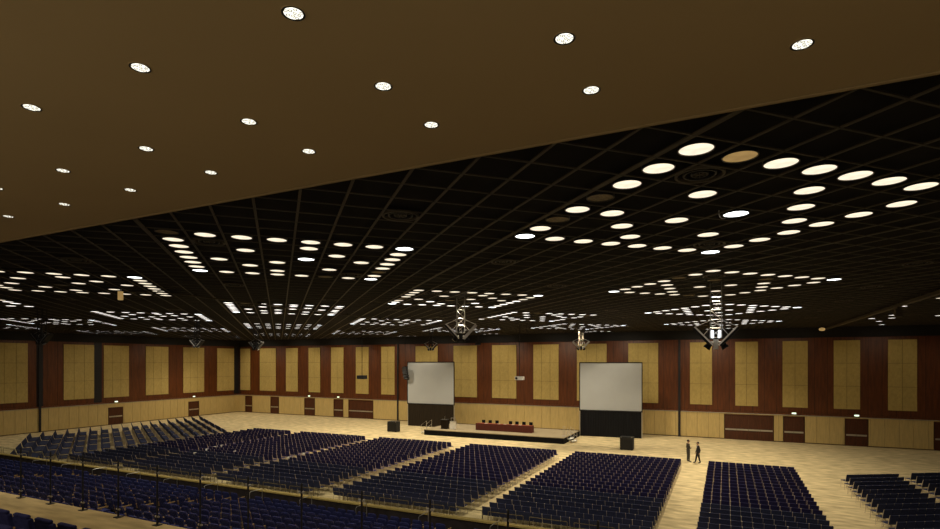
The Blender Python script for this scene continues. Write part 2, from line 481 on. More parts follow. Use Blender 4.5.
for s in spots:
    u, v, rz, near, lab = s
    if id(s) in indiv:
        if fres[near]:
            p = pro[near]; p.location = (u, v, 0); p.rotation_euler.z = rz; p['label'] = lab; p['group'] = 'chairs set out in rows on the hall floor'; fres[near] = False
        else: dup(pro[near], (u, v, 0), rz, lab, 'chairs set out in rows on the hall floor')
    elif seen(u, v, .6, 90):
        t_ = tmpl['side' if u < -47.3 else near]; n = len(stuff.v); c_, s__ = math.cos(rz), math.sin(rz)
        ky, kz = (1.35, 1.10) if u < -47.3 else (1, 1)
        stuff.v += [(u+x*c_-y*ky*s__, v+x*s__+y*ky*c_, z*kz) for x, y, z in t_.v]
        idx = [stuff.mats.index(m) for m in t_.mats]
        stuff.f += [tuple(n+i for i in f) for f in t_.f]; stuff.m += [idx[k] for k in t_.m]
for kn in (True, False):
    if fres[kn]:
        for ch in list(pro[kn].children): D.objects.remove(ch)
        D.objects.remove(pro[kn])
tag(stuff.build('stacking_chair'), 'hundreds of further dark navy chairs filling the far rows of the hall floor', 'chairs', None, 'stuff')

# papers left on chairs
for i, (x, y) in enumerate([(207,449),(215,446.5),(222,445),(289,457),(304,453),(235,451),(195,452.5)]):
    u, v = up(x, y, .9)
    m = MB().use(M['white']).box(-.11, -.08, .0, .11, .08, .012).box(-.11, -.08, -.12, .11, -.07, .0)
    o = m.build('paper_sheet'); o.location = (u, v-.27+.27, .895)
    tag(o, 'white paper sheet over a chair back in the left blocks, %s from the left' % od([1,2,3,5,6,4,0][i]), 'paper')

# ---- raked theatre seats
def tseat_parts():
    seat = MB().use(M['blue']).box(-.22, -.16, .38, .22, .26, .47)
    T = Matrix.Translation((0,-.18,.40)) @ Matrix.Rotation(math.radians(13), 4, 'X')
    back = MB().use(M['blue']).box(-.215, -.03, .02, .215, .04, .44, T).box(-.185, -.028, .44, .185, .035, .49, T)
    arms = [MB().use(M['armwood']).box(sx*.255-.02, -.26, .60, sx*.255+.02, .14, .645) for sx in (-1, 1)]
    ped = MB().use(M['armwood']).box(-.262, -.225, .46, -.24, -.10, .58).box(.24, -.225, .46, .262, -.10, .58).use(M['blackmetal']).box(-.262, -.22, .18, -.24, .06, .46).box(.24, -.22, .18, .262, .06, .46).box(-.27, -.10, 0, -.235, .10, .18).box(.235, -.10, 0, .27, .10, .18).box(-.24, -.02, .33, .24, .04, .38)
    return seat, back, arms, ped
def make_tseat():
    r = empty('theatre_seat', (0,0,-50), 0, '', 'seat')
    seat, back, arms, ped = tseat_parts()
    seat.build('seat', parent=r, bev=.02); back.build('backrest', parent=r, bev=.02)
    for a in arms: a.build('armrest', parent=r, bev=.008)
    ped.build('base_frame', parent=r)
    return r
ts = []
for k in range(2):
    for c in range(60):
        u = -20+c*.55
        ts.append((u, 4.43-k*.95, WZ+.34*k+.02*(k == 0), 'blue theatre seat, balcony row %s walkway' % ('beside' if k == 0 else 'second from'), c))
for k in range(NR-1):
    for c in range(150):
        u = -68+c*.55
        if u > 5.8: break
        if any(abs(u-a) < .62 for a in (-57,-45,-33,-21,-9.5, 1.5)): continue      # stair aisles
        ts.append((u+random.uniform(-.015,.015), V1+k*RP+.36+random.uniform(-.03,.03), row_z(k), 'blue theatre seat, lower tier, row %d below walkway' % (k+1), c))
ts = [s for s in ts if seen(s[0], s[1], s[2]+.8, 25)]
ts.sort(key=lambda s: depth(s[0], s[1], 0))
tv = [s for s in ts if seen(s[0], s[1], s[2]+.8, 2)]
ti = set(id(s) for s in tv[:300])
proto = make_tseat(); first = True
cnt = {}
s1, b1, a1, p1 = tseat_parts(); tt = merged([s1, b1, p1]+a1)
stf = MB()
for mm in tt.mats: stf.use(mm)
left_of = {}
for s in sorted(ts, key=lambda s: s[0]):
    if id(s) in ti:
        left_of.setdefault(s[3], []).append(id(s))
for s in ts:
    u, v, z, lab, c = s
    if id(s) in ti:
        l2 = lab+', seat %d from the left' % (left_of[lab].index(id(s))+1)
        if first:
            proto.location = (u, v, z); proto['label'] = l2; proto['group'] = 'blue theatre seats on the balcony tiers'; first = False
        else: dup(proto, (u, v, z), 0, l2, 'blue theatre seats on the balcony tiers')
    else:
        n = len(stf.v); stf.v += [(u+x, v+y, z+q) for x, y, q in tt.v]
        stf.f += [tuple(n+i for i in f) for f in tt.f]; stf.m += tt.m
if stf.v: tag(stf.build('theatre_seat'), 'further blue theatre seats on the lower steps of the stepped tier', 'seats', None, 'stuff')
# short handrails in front of the lowest seats
for i in range(11):
    r = empty('handrail', (-41.5+3.3*i, VE-RP*.95, row_z(NR-1)), 0, 'short grey handrail in front of the lowest tier seats, %s from left' % od(i), 'handrail', 'short handrails of the lower tier')
    MB().use(M['steel']).tube([(0,0,0),(0,0,.86),(0,.06,.9),(0,.76,.9),(0,.82,.86),(0,.82,0)], .016, 6).build('rail', parent=r)
    MB().use(M['steel']).tube([(0,.02,.45),(0,.80,.45)], .010, 5).build('middle_bar', parent=r)

# ================================================================= CEILING LIGHTS
RING = [(i, 0) for i in range(8)]+[(0, j) for j in range(1, 8)]+[(7, j) for j in range(1, 8)]+[(i, 7) for i in range(1, 7)]
INT = [(2,2),(4,3),(4,1),(5,2),(6,3),(5,5),(1,4),(2,5),(3,6),(3,4)]
OFF = {(0,0): {(3,0):'unlit',(5,0):'unlit',(0,1):'tanlit',(7,0):'hot',(0,7):'hot',(3,4):'hot',(5,5):'lit'},
       (1,-1): {(0,0):'unlit',(5,7):'unlit',(7,5):'unlit',(7,0):'hot',(0,7):'hot',(7,7):'hot',(3,4):'hot'}}
lights = []; vents = []
for a in range(-1, 13):
    for b in range(-8, 9):
        for q in ((1,1), (6,6)):
            p = cellpos(10*a+q[0], 10*b+q[1])
            if p[1] > 7.2 and UL < p[0] < UR and p[1] < VB-1: vents.append(p)
        if (a+b) % 2: continue
        cu, cv = cellpos(10*a+3.5, 10*b+3.5)
        sparse = cu > 8.5
        for q in RING+INT:
            p = cellpos(10*a+q[0], 10*b+q[1])
            if not (UL+.5 < p[0] < UR-.5 and 7.3 < p[1] < VB-1.2): continue
            st = OFF.get((a, b), {}).get(q)
            if not st:
                if sparse: st = 'lit' if random.random() < .17 else None
                else: st = 'hot' if (q in ((7,0),(7,7),(0,7)) and random.random() < .7) else ('unlit' if random.random() < .06 and (a,b) not in OFF else 'lit')
            if (a, b) == (0, 2) and q == (7, 0): st = 'hot'
            if st is None: continue
            if not seen(p[0], p[1], ZG, 6): continue
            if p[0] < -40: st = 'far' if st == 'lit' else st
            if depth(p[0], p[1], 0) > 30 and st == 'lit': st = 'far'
            lights.append((p[0], p[1], st, a, b, q))
lights.sort(key=lambda s: depth(s[0], s[1], 0))
protos = {}
def light_disc(st, n=28):
    return MB().use(M[st]).disc(.262, .012, n)
def light_ring(n=28):
    return MB().use(M['blackmetal']).lathe([(.262,.06),(.262,.0),(.285,0),(.285,.06)], n)
def wherein(q):
    i, j = q
    if q == (0,0): return 'at the nearest corner'
    if j == 0 and i < 7: return '%s on the near left edge' % od(i)
    if i == 0: return '%s on the near right edge' % od(j)
    if i == 7: return '%s on the far left edge' % od(j)
    if j == 7: return '%s on the far right edge' % od(i)
    return {(2,2):'inner one nearest the camera',(4,3):'inner one at the middle',(4,1):'inner one at the left',(5,2):'inner one left of middle',(6,3):'inner one at far left',
            (5,5):'inner one at the far side',(1,4):'inner one at near right',(2,5):'inner one at the right',(3,6):'inner one at far right',(3,4):'inner one right of middle'}[q]
def cluster(a, b):
    n = (a+b)//2; m = (b-a)//2
    row = ['nearest','second','third','fourth','fifth'][max(0, min(4, n))]
    col = {1:'right end', 0:'right', -1:'middle', -2:'left', -3:'far left', -4:'leftmost'}.get(m, 'outer left')
    return '%s row %s cluster' % (row, col)
rest = MB(); st_adj = {'hot':'bright white', 'lit':'warm lit', 'far':'warm lit', 'unlit':'unlit', 'tanlit':'dim amber'}
for n, (u, v, st, a, b, q) in enumerate(lights):
    if n < 300:
        lab = '%s round ceiling light, %s, %s' % (st_adj[st], wherein(q), cluster(a, b))
        loc = (u, v, ZG+.015)
        if st not in protos:
            r = empty('ceiling_light', loc, 0, lab, 'ceiling light', 'round recessed lights in the black ceiling')
            light_ring().build('rim', parent=r); light_disc(st).build('diffuser', parent=r); protos[st] = r
        else: dup(protos[st], loc, 0, lab)
    else:
        T = Matrix.Translation((u, v, ZG+.015)); rest.use(M[st]).disc(.262, .012, 14, T)
        rest.use(M['blackmetal']).lathe([(.262,.06),(.262,.0),(.285,0),(.285,.06)], 14, T)
if rest.v: tag(rest.build('ceiling_light'), 'hundreds of further round lights in the distant part of the black ceiling', 'ceiling lights', None, 'stuff')

# round air vents
pv = None; k = 0
vents = [p for p in vents if seen(p[0], p[1], ZG, 0)]
vents.sort(key=lambda p: depth(p[0], p[1], 0))
for p in vents[:40]:
    lab = 'dark round air diffuser ring in the ceiling grid, %s nearest' % od(k); k += 1
    if pv is None:
        pv = empty('ceiling_vent', (p[0], p[1], ZG-.004), 0, lab, 'air vent', 'round ceiling air diffusers')
        MB().use(M['bar']).lathe([(.38,.05),(.38,0),(.425,0),(.425,.05)], 28).build('outer_ring', parent=pv)
        MB().use(M['blackmetal']).lathe([(.26,.05),(.26,.01),(.285,.01),(.285,.05)], 24).lathe([(.13,.05),(.13,.015),(.15,.015),(.15,.05)], 20).build('inner_ring', parent=pv)
        m = MB().use(M['bar'])
        for j in range(4):
            c_, s__ = math.cos(j*PI/4), math.sin(j*PI/4); m.bar((-.12*c_, -.12*s__, .02), (.12*c_, .12*s__, .02), .012)
        m.build('spoke', parent=pv)
    else: dup(pv, (p[0], p[1], ZG-.004), 0, lab)

# soffit downlights
dl = [(-3.085,3.238),(-1.24,4.48),(.6,5.45),(-4.95,3.22),(-3.09,4.48),(-1.23,5.45),(-6.79,3.22),(-4.94,4.48),(-3.09,5.45),(-6.77,4.48),(-4.93,5.45),
      (-8.63,4.48),(-6.77,5.45),(-10.46,4.48),(-8.63,5.45),(-12.3,5.45),(-10.46,5.45)]
pd = None
for n, (u, v) in enumerate(dl):
    row = {3.238:'nearest row',3.22:'nearest row',4.48:'middle row',5.45:'row by the soffit edge'}[v]
    same = sorted([d[0] for d in dl if abs(d[1]-v) < .1])
    lab = 'small round downlight in the brown soffit, %s, %s from the left' % (row, od(same.index(u)))
    if pd is None:
        pd = empty('downlight', (u, v, 10.95), 0, lab, 'downlight', 'downlights in the brown soffit')
        MB().use(M['soffit']).lathe([(.093,-.004),(.097,-.007),(.102,0)], 32).build('trim_ring', parent=pd, smooth=True)
        MB().use(M['blackmetal']).lathe([(.093,-.004),(.090,-.001),(.070,-.0015)], 32).build('baffle', parent=pd)
        f = MB().use(M['lamp']).disc(.075, -.002, 32).build('lamp_face', parent=pd)
        m = MB().use(M['unlit'])
        for j in range(9):
            a = j*2.4; rr = .012+.019*math.sqrt(j); m.lathe([(.010,-.0035),(.013,-.006),(.016,-.0035)], 10, Matrix.Translation((rr*math.cos(a)*1.0, rr*math.sin(a), 0)))
        m.build('facet', parent=f)
    else: dup(pd, (u, v, 10.95), 0, lab)

# ================================================================= SCREENS
def screen(cx, cy, rz, w, zb, zt, lab, skm, lab2):
    r = empty('projection_screen', (cx, cy, 0), rz, lab, 'screen')
    h = w/2
    bx(-h, -.02, zb, h, .0, zt).build('screen_surface', M['screen'], r)
    MB().use(M['blackmetal']).box(-h-.09, -.05, zb-.12, -h, .05, zt+.10).box(h, -.05, zb-.12, h+.09, .05, zt+.10).box(-h, -.05, zt, h, .05, zt+.10).box(-h, -.05, zb-.12, h, .05, zb).build('frame', parent=r)
    for sx in (-1, 1):
        MB().use(M['steel']).box(sx*(h+.03)-.04, .03, 0, sx*(h+.03)+.04, .10, zb-.12).bar((sx*(h+.03), .10, 1.6), (sx*(h+.03), 1.1, .02), .05).build('leg', parent=r)
    m = MB().use(skm); n = 48
    for i in range(n):                                                     # pleated skirt
        x0, x1 = -h+.02+i*(2*h-.04)/n, -h+.02+(i+1)*(2*h-.04)/n; y0, y1 = (-.035, .0) if i % 2 else (.0, -.035)
        k = len(m.v); m.v += [(x0,y0,.02),(x1,y1,.02),(x1,y1,zb-.10),(x0,y0,zb-.10),(x0,y0+.01,.02),(x1,y1+.01,.02),(x1,y1+.01,zb-.10),(x0,y0+.01,zb-.10)]
        m.f += [(k,k+1,k+2,k+3),(k+7,k+6,k+5,k+4)]; m.m += [m.k]*2
    m.build('skirt', parent=r)
screen(-11.25, 58.95, math.radians(6), 6.45, 2.90, 8.0, 'large white projection screen with black skirt right of the stage', M['black'], '')
screen(-33.35, 58.6, math.radians(2), 6.45, 2.90, 8.05, 'large white projection screen with dark brown skirt left of the stage', M['brownblack'], '')

# ================================================================= STAGE
SX0, SX1, SY0, SY1, SZ = -30.4, -14.42, 51.95, 58.3, .62
r = empty('stage', ((SX0+SX1)/2, SY0, 0), 0, 'low rectangular stage with light top and black skirt before the far wall', 'stage')
hx = (SX1-SX0)/2
for i in range(8):
    w = 2*hx/8; bx(-hx+i*w+.01, .01, SZ-.06, -hx+(i+1)*w-.01, SY1-SY0, SZ).build('deck', M['stage'], r)
MB().use(M['black']).box(-hx+.02, .02, 0, hx-.02, .05, SZ-.06).box(hx-.05, .05, 0, hx-.02, SY1-SY0, SZ-.06).box(-hx+.02, .05, 0, -hx+.05, SY1-SY0, SZ-.06).build('skirt', parent=r)
bx(-hx+.01, .01, SZ-.12, hx-.01, .025, SZ-.06).build('edge_trim', M['blackmetal'], r)
def steps(x, y, sgn, lab):
    r = empty('stage_steps', (x, y, 0), 0, lab, 'steps')
    for k in range(2):
        z = .2*(k+1); x0 = sgn*(.75-.33*k)
        o = bx(min(x0, x0-sgn*.33), 0, z-.04, max(x0, x0-sgn*.33), 1.2, z).build('tread', M['white'], r)
    m = MB().use(M['steel']); 
    for yy in (0.0, 1.2):
        m.bar((sgn*.75, yy, 0), (sgn*.08, yy, .40), .04)
    m.build('stringer', parent=r)
    for yy in (0.0, 1.2):
        MB().use(M['steel']).tube([(sgn*.72, yy, .0), (sgn*.72, yy, 1.0), (sgn*.05, yy, 1.5), (sgn*.05, yy, .38)], .025, 6).tube([(sgn*.72, yy, .55), (sgn*.05, yy, 1.0)], .018, 6).build('handrail', parent=r)
steps(SX1, 53.0, 1, 'small white metal steps with handrails at right end of stage')
steps(SX0, 52.6, -1, 'small white metal steps with handrails at left end of stage')
# head table
u0, v0 = up(474.8, 430.2, SZ); u1, v1 = up(533, 433.2, SZ); tv0 = (v0+v1)/2+.15
u0, u1 = -24.9, -18.45; tv0 = 53.85
r = empty('head_table', ((u0+u1)/2, tv0, SZ), 0, 'long table under a floor length maroon cloth on the stage', 'table')
hw = (u1-u0)/2
bx(-hw, 0, .70, hw, .75, .74).build('tabletop', M['redtop'], r)
for sx in (-1, 1):
    for sy in (.08, .67): bx(sx*(hw-.1)-.02, sy-.02, 0, sx*(hw-.1)+.02, sy+.02, .70).build('leg', M['steel'], r)
cl = MB().use(M['maroon']).box(-hw-.012, -.015, .02, hw+.012, -.004, .765).box(-hw-.012, -.004, .02, -hw-.002, .76, .75).box(hw+.002, -.004, .02, hw+.012, .76, .75).use(M['redtop']).box(-hw-.012, -.004, .742, hw+.012, .76, .75).build('tablecloth')
cl.location = ((u0+u1)/2, tv0, SZ); tag(cl, 'floor length maroon cloth with red top draped over the long stage table', 'tablecloth')
pc = None
for i, px in enumerate((482.8,489.4,496.2,509.8,516.2,523.2,530.2)):
    Y = None
    t_ = (px-470)/F; v = tv0+1.05; u = v*(t_*CS-SN)/(CS+t_*SN)
    lab = 'black high backed chair behind the maroon stage table, %s from the left' % od(i)
    if pc is None:
        pc = empty('conference_chair', (u, v, SZ), PI, lab, 'chair', 'black chairs behind the stage table')
        bx(-.24, -.22, .42, .24, .24, .50).build('seat', M['black'], pc, bev=.02)
        bx(-.20, -.27, .50, .20, -.21, 1.02).build('backrest', M['black'], pc, bev=.02)
        for sx in (-1, 1):
            for sy in (-.2, .2): bx(sx*.2-.015, sy-.015, 0, sx*.2+.015, sy+.015, .42).build('leg', M['blackmetal'], pc)
            bx(sx*.26-.02, -.2, .62, sx*.26+.02, .15, .65).build('armrest', M['blackmetal'], pc)
    else: dup(pc, (u, v, SZ), PI, lab)
for i, px in enumerate((486,499,505,513,520)):
    t_ = (px-470)/F; v = tv0+.4; u = v*(t_*CS-SN)/(CS+t_*SN)
    m = MB().use(M['white']).box(-.15, -.1, 0, .15, .1, .01)
    o = m.build('paper_sheet'); o.location = (u, v, SZ+.752); tag(o, 'white paper lying on the maroon stage table, %s from the left' % od(i), 'paper', 'papers on the stage table')
# lectern on the stage
u, v = up(445, 428.8, SZ)
v = max(v, SY0+.5)
r = empty('lectern', (u, v, SZ), PI, 'dark lectern with small monitor at the left end of the stage', 'lectern')
bx(-.38, -.25, .03, .38, .25, 1.02).build('body', M['brownblack'], r); bx(-.42, -.29, 0, .42, .29, .04).build('plinth', M['blackmetal'], r)
MB().use(M['blackmetal']).box(-.42, -.30, 1.02, .42, .30, 1.06, Matrix.Rotation(-.08, 4, 'X')).build('reading_top', parent=r)
MB().use(M['steel']).tube([(0,.05,1.05),(0,.08,1.3),(0,.0,1.42)], .012, 6).build('microphone', parent=r)
u2, v2 = u+1.0, v+.05
r = empty('side_stand', (u2, v2, SZ), PI, 'small white draped stand right of the dark stage lectern', 'stand')
bx(-.28, -.22, 0, .28, .22, .85).build('body', M['white'], r, bev=.02)
MB().use(M['steel']).box(-.3, -.24, .85, .3, .24, .9).tube([(-.25,0,.9),(-.25,0,1.25),(.25,0,1.25),(.25,0,.9)], .02, 6).build('frame', parent=r)
# thin barrier posts at stage right
for i, px in enumerate((562.3, 565.2)):
    u, v = up(px, 436.5, SZ)
    r = empty('barrier_post', (min(u, SX1-.3), v+.3, SZ), 0, 'thin steel barrier post at the right front corner of the stage, %s' % ('left one' if i == 0 else 'right one'), 'post')
    MB().use(M['steel']).lathe([(0,.02),(.14,.02),(.15,0)], 16).build('base', parent=r)
    MB().use(M['steel']).tube([(0,0,.02),(0,0,.98)], .022, 8).lathe([(0,1.03),(.035,1.0),(.022,.97)], 10).build('pole', parent=r)

# floor loudspeakers
def floor_spk(x0, x1, y, h, lab):
    a = up(x0, y); b = up(x1, y); w = math.hypot(b[0]-a[0], b[1]-a[1])
    r = empty('floor_speaker', ((a[0]+b[0])/2, (a[1]+b[1])/2+.4, 0), 0, lab, 'speaker')
    bx(-w/2, -.4, .04, w/2, .4, h).build('cabinet', M['spk'], r, bev=.02)
    bx(-w/2+.05, -.415, .10, w/2-.05, -.40, h-.06).build('grille', M['blackmetal'], r)
    for sx in (-1, 1):
        MB().use(M['steel']).box(sx*(w/2-.1)-.05, -.42, h-.05, sx*(w/2-.1)+.05, -.415, h-.01).build('corner_plate', parent=r)
        for sy in (-.3, .3): bx(sx*(w/2-.15)-.04, sy-.04, 0, sx*(w/2-.15)+.04, sy+.04, .04).build('foot', M['blackmetal'], r)
floor_spk(386.3, 397.2, 432.0, 1.2, 'large black floor loudspeaker left of the left screen')
floor_spk(620, 632.8, 450.3, 1.22, 'large black floor loudspeaker in front of the right screen')

# ================================================================= HANGING THINGS
def clusterlight(u, v, zb, lab, sc=1.0, rz=0, on=False, pale=0):
    r = empty('hanging_floodlight', (u, v, zb), rz, lab, 'stage light', 'floodlight clusters hung from the ceiling')
    top = ZG+.074-zb; b0 = .55*sc; q = .22*sc
    m = MB().use(M['spk' if sc < .85 else 'bar' if pale == 2 else 'steel'])
    for i in (-1, 1):
        for j in (-1, 1): m.tube([(i*q, j*q, b0), (i*q, j*q, top)], .022, 6)
    z = b0; k = 0
    while z+.4 < top:
        for (p0, p1) in (((-q,-q),(q,-q)),((q,-q),(q,q)),((q,q),(-q,q)),((-q,q),(-q,-q))):
            if k % 2: p0, p1 = p1, p0
            m.tube([(p0[0], p0[1], z), (p1[0], p1[1], z+.4)], .012, 5)
            m.tube([(p0[0], p0[1], z), (p1[0], p1[1], z)], .012, 5)
        z += .4; k += 1
    m.build('truss', parent=r)
    for i in (-1, 1):
        T = Matrix.Translation((i*.52*sc, 0, .58*sc)) @ Matrix.Rotation(-i*math.radians(48), 4, 'Y')
        f = MB().use(M['steel' if pale == 2 or (pale == 1 and i == 1) else 'spk']).box(-.52*sc, -.30*sc, -.07*sc, .52*sc, .30*sc, .07*sc, T).build('flood_panel', parent=r)
        MB().use(M['steel']).box(-.54*sc, -.32*sc, .03*sc, .54*sc, -.30*sc, .09*sc, T).box(-.54*sc, .30*sc, .03*sc, .54*sc, .32*sc, .09*sc, T).box(.52*sc, -.3*sc, .03*sc, .54*sc, .3*sc, .09*sc, T).build('edge_rail', parent=f)
        MB().use(M['tube' if on else 'spk']).tube([(i*.12*sc, -q-.05, .52*sc), (i*.14*sc, -q-.05, .85*sc)], .05*sc, 10).build('lamp_tube', parent=r)
        T = Matrix.Translation((i*.30*sc, -.08, .20*sc)) @ Matrix.Rotation(-i*math.radians(35), 4, 'Y')
        sp = MB().use(M['spk']).lathe([(0,.2*sc),(.08*sc,.18*sc),(.15*sc,-.12*sc),(.16*sc,-.14*sc)], 14, T).build('spotlight', parent=r, smooth=True)
        MB().use(M['steel']).disc(.15*sc, -.135*sc, 14, T).build('lens', parent=sp)
    T = Matrix.Translation((0, -.15, .12*sc))
    MB().use(M['white' if on else 'spk']).box(-.10*sc, -.08, -.08*sc, .10*sc, .08, .34*sc, T).build('driver_box', parent=r)
    m = MB().use(M['steel'])
    for i in (-1, 1): m.tube([(i*q, 0, 1.3*sc), (i*.88*sc, 0, 1.0*sc)], .014, 5); m.tube([(i*q, 0, 1.0*sc), (i*.5*sc, 0, .65*sc)], .014, 5)
    m.tube([(-.3*sc,0,.35*sc),(.3*sc,0,.35*sc)], .03, 6); m.tube([(-q,q,b0),(q,-q,b0)], .02, 5)
    m.build('stay_rod', parent=r)
clusterlight(-.38, 25.6, 8.68, 'largest floodlight cluster on a steel truss, right of the right screen', 1.0, 0, True)
clusterlight(-12.87, 25.9, 9.22, 'floodlight cluster on a steel truss above the left end of the stage', .95, .5, False, 1)
def by_pix(x, y, z): return up(x, y, z)
for (x, y, lab, sc) in ((581,350.5,'small silver floodlight cluster hung at the left of the right screen',.9),
                        (431,351,'dark floodlight cluster hung just above the left screen',.75),
                        (256,350.5,'dark floodlight cluster hung near the far left corner',.8),
                        (197,348,'round dark floodlight cluster hung before the left wall',.6),
                        (42,345,'dark floodlight cluster hung at the far left of the hall',.7)):
    u, v = up(x, y, 9.25)
    clusterlight(u, v, 9.25, lab, sc, .3, False, 2 if sc == .9 else 0)
# suspended projectors and speakers on rods
def hung(x, y, z, w, d, h, lab, nm, lens=True):
    u, v = up(x, y, z)
    r = empty(nm, (u, v, z), 0, lab, 'projector' if nm == 'projector' else 'speaker')
    bx(-w/2, -d/2, 0, w/2, d/2, h).build('body', M['spk'] if nm != 'projector' else M['white'], r, bev=.02)
    MB().use(M['blackmetal']).tube([(0,0,h),(0,0,ZG+.074-z)], .025, 6).box(-.12,-.12,ZG-z-.02,.12,.12,ZG-z).build('ceiling_rod', parent=r)
    if lens: MB().use(M['blackmetal']).tube([(-w/4,-d/2-.1,h/2),(-w/4,-d/2,h/2)], h*.3, 12).build('lens', parent=r)
hung(519.5, 380, 6.5, .75, .55, .32, 'white projector on a rod between the two screens', 'projector')
hung(362, 379, 6.5, .8, .6, .35, 'dark loudspeaker on a thin rod left of the left screen', 'hanging_speaker', False)
hung(478, 341+4, 9.7, .4, .4, .3, 'small black loudspeaker hung right of the left screen top', 'hanging_speaker', False)
# line array beside left screen
t_ = (405-470)/F; v = 57.6; u = v*(t_*CS-SN)/(CS+t_*SN)
r = empty('line_array_speaker', (u, v, 5.9), 0, 'curved black line array loudspeaker hung at left edge of left screen', 'speaker')
for k in range(5):
    T = Matrix.Translation((0, .04*k*k*.5, 1.3-.32*k)) @ Matrix.Rotation(-.07*k, 4, 'X')
    MB().use(M['spk']).box(-.3, -.2, 0, .3, .2, .29, T).build('speaker_box', parent=r)
MB().use(M['blackmetal']).box(-.2,-.2,1.6,.2,.2,1.66).tube([(0,0,1.66),(0,0,ZG+.074-5.9)], .02, 6).build('rigging', parent=r)
# small lamps hung under the ceiling
u, v = up(120.5, 300, 10.35)
r = empty('box_lantern', (u, v, 10.35), .3, 'small pale box lantern hung below the left ceiling lights', 'lamp')
bx(-.06, -.06, 0, .06, .06, .30).build('body', M['tanlit'], r); bx(-.07,-.07,.30,.07,.07,.34).build('cap', M['blackmetal'], r)
MB().use(M['blackmetal']).tube([(0,0,.34),(0,0,ZG+.074-10.35)], .012, 6).build('hanger', parent=r)
u, v = cellpos(3, 4); 
r = empty('lamp_hook', (u-.35, v-.3, ZG-.345), 0, 'dark hooked cable bracket beside a bright white ceiling light', 'bracket')
MB().use(M['steel']).tube([(0,0,.42),(0,0,.32),(.02,0,.26),(.06,0,.22),(.12,0,.22),(.16,0,.27),(.15,0,.32)], .010, 8).build('hook', parent=r)
for i, (x, y) in enumerate(((851,300),(911,298))):
    u, v = up(x, y, 11.0)
    r = empty('box_speaker', (8.85, 30+8*i, 10.72), 0, 'small box loudspeaker below the right ceiling track, %s one' % ('nearer' if i == 0 else 'farther'), 'speaker')
    bx(-.16, -.16, 0, .16, .16, .42).build('body', M['bar'], r, bev=.01); bx(-.05,-.05,.42,.05,.05,.56).build('bracket', M['bar'], r)

u, v = up(822, 331, 10.9)
r = empty('track_lamp', (u, v, 10.9), 0, 'small pale lamp hung under the ceiling above the right dark door', 'lamp')
MB().use(M['tanlit']).lathe([(0,0),(.20,.04),(.26,.16),(.20,.26),(.06,.30)], 16).build('shade', parent=r, smooth=True)
MB().use(M['blackmetal']).tube([(0,0,.28),(0,0,ZG+.074-10.9)], .02, 6).build('rod', parent=r)

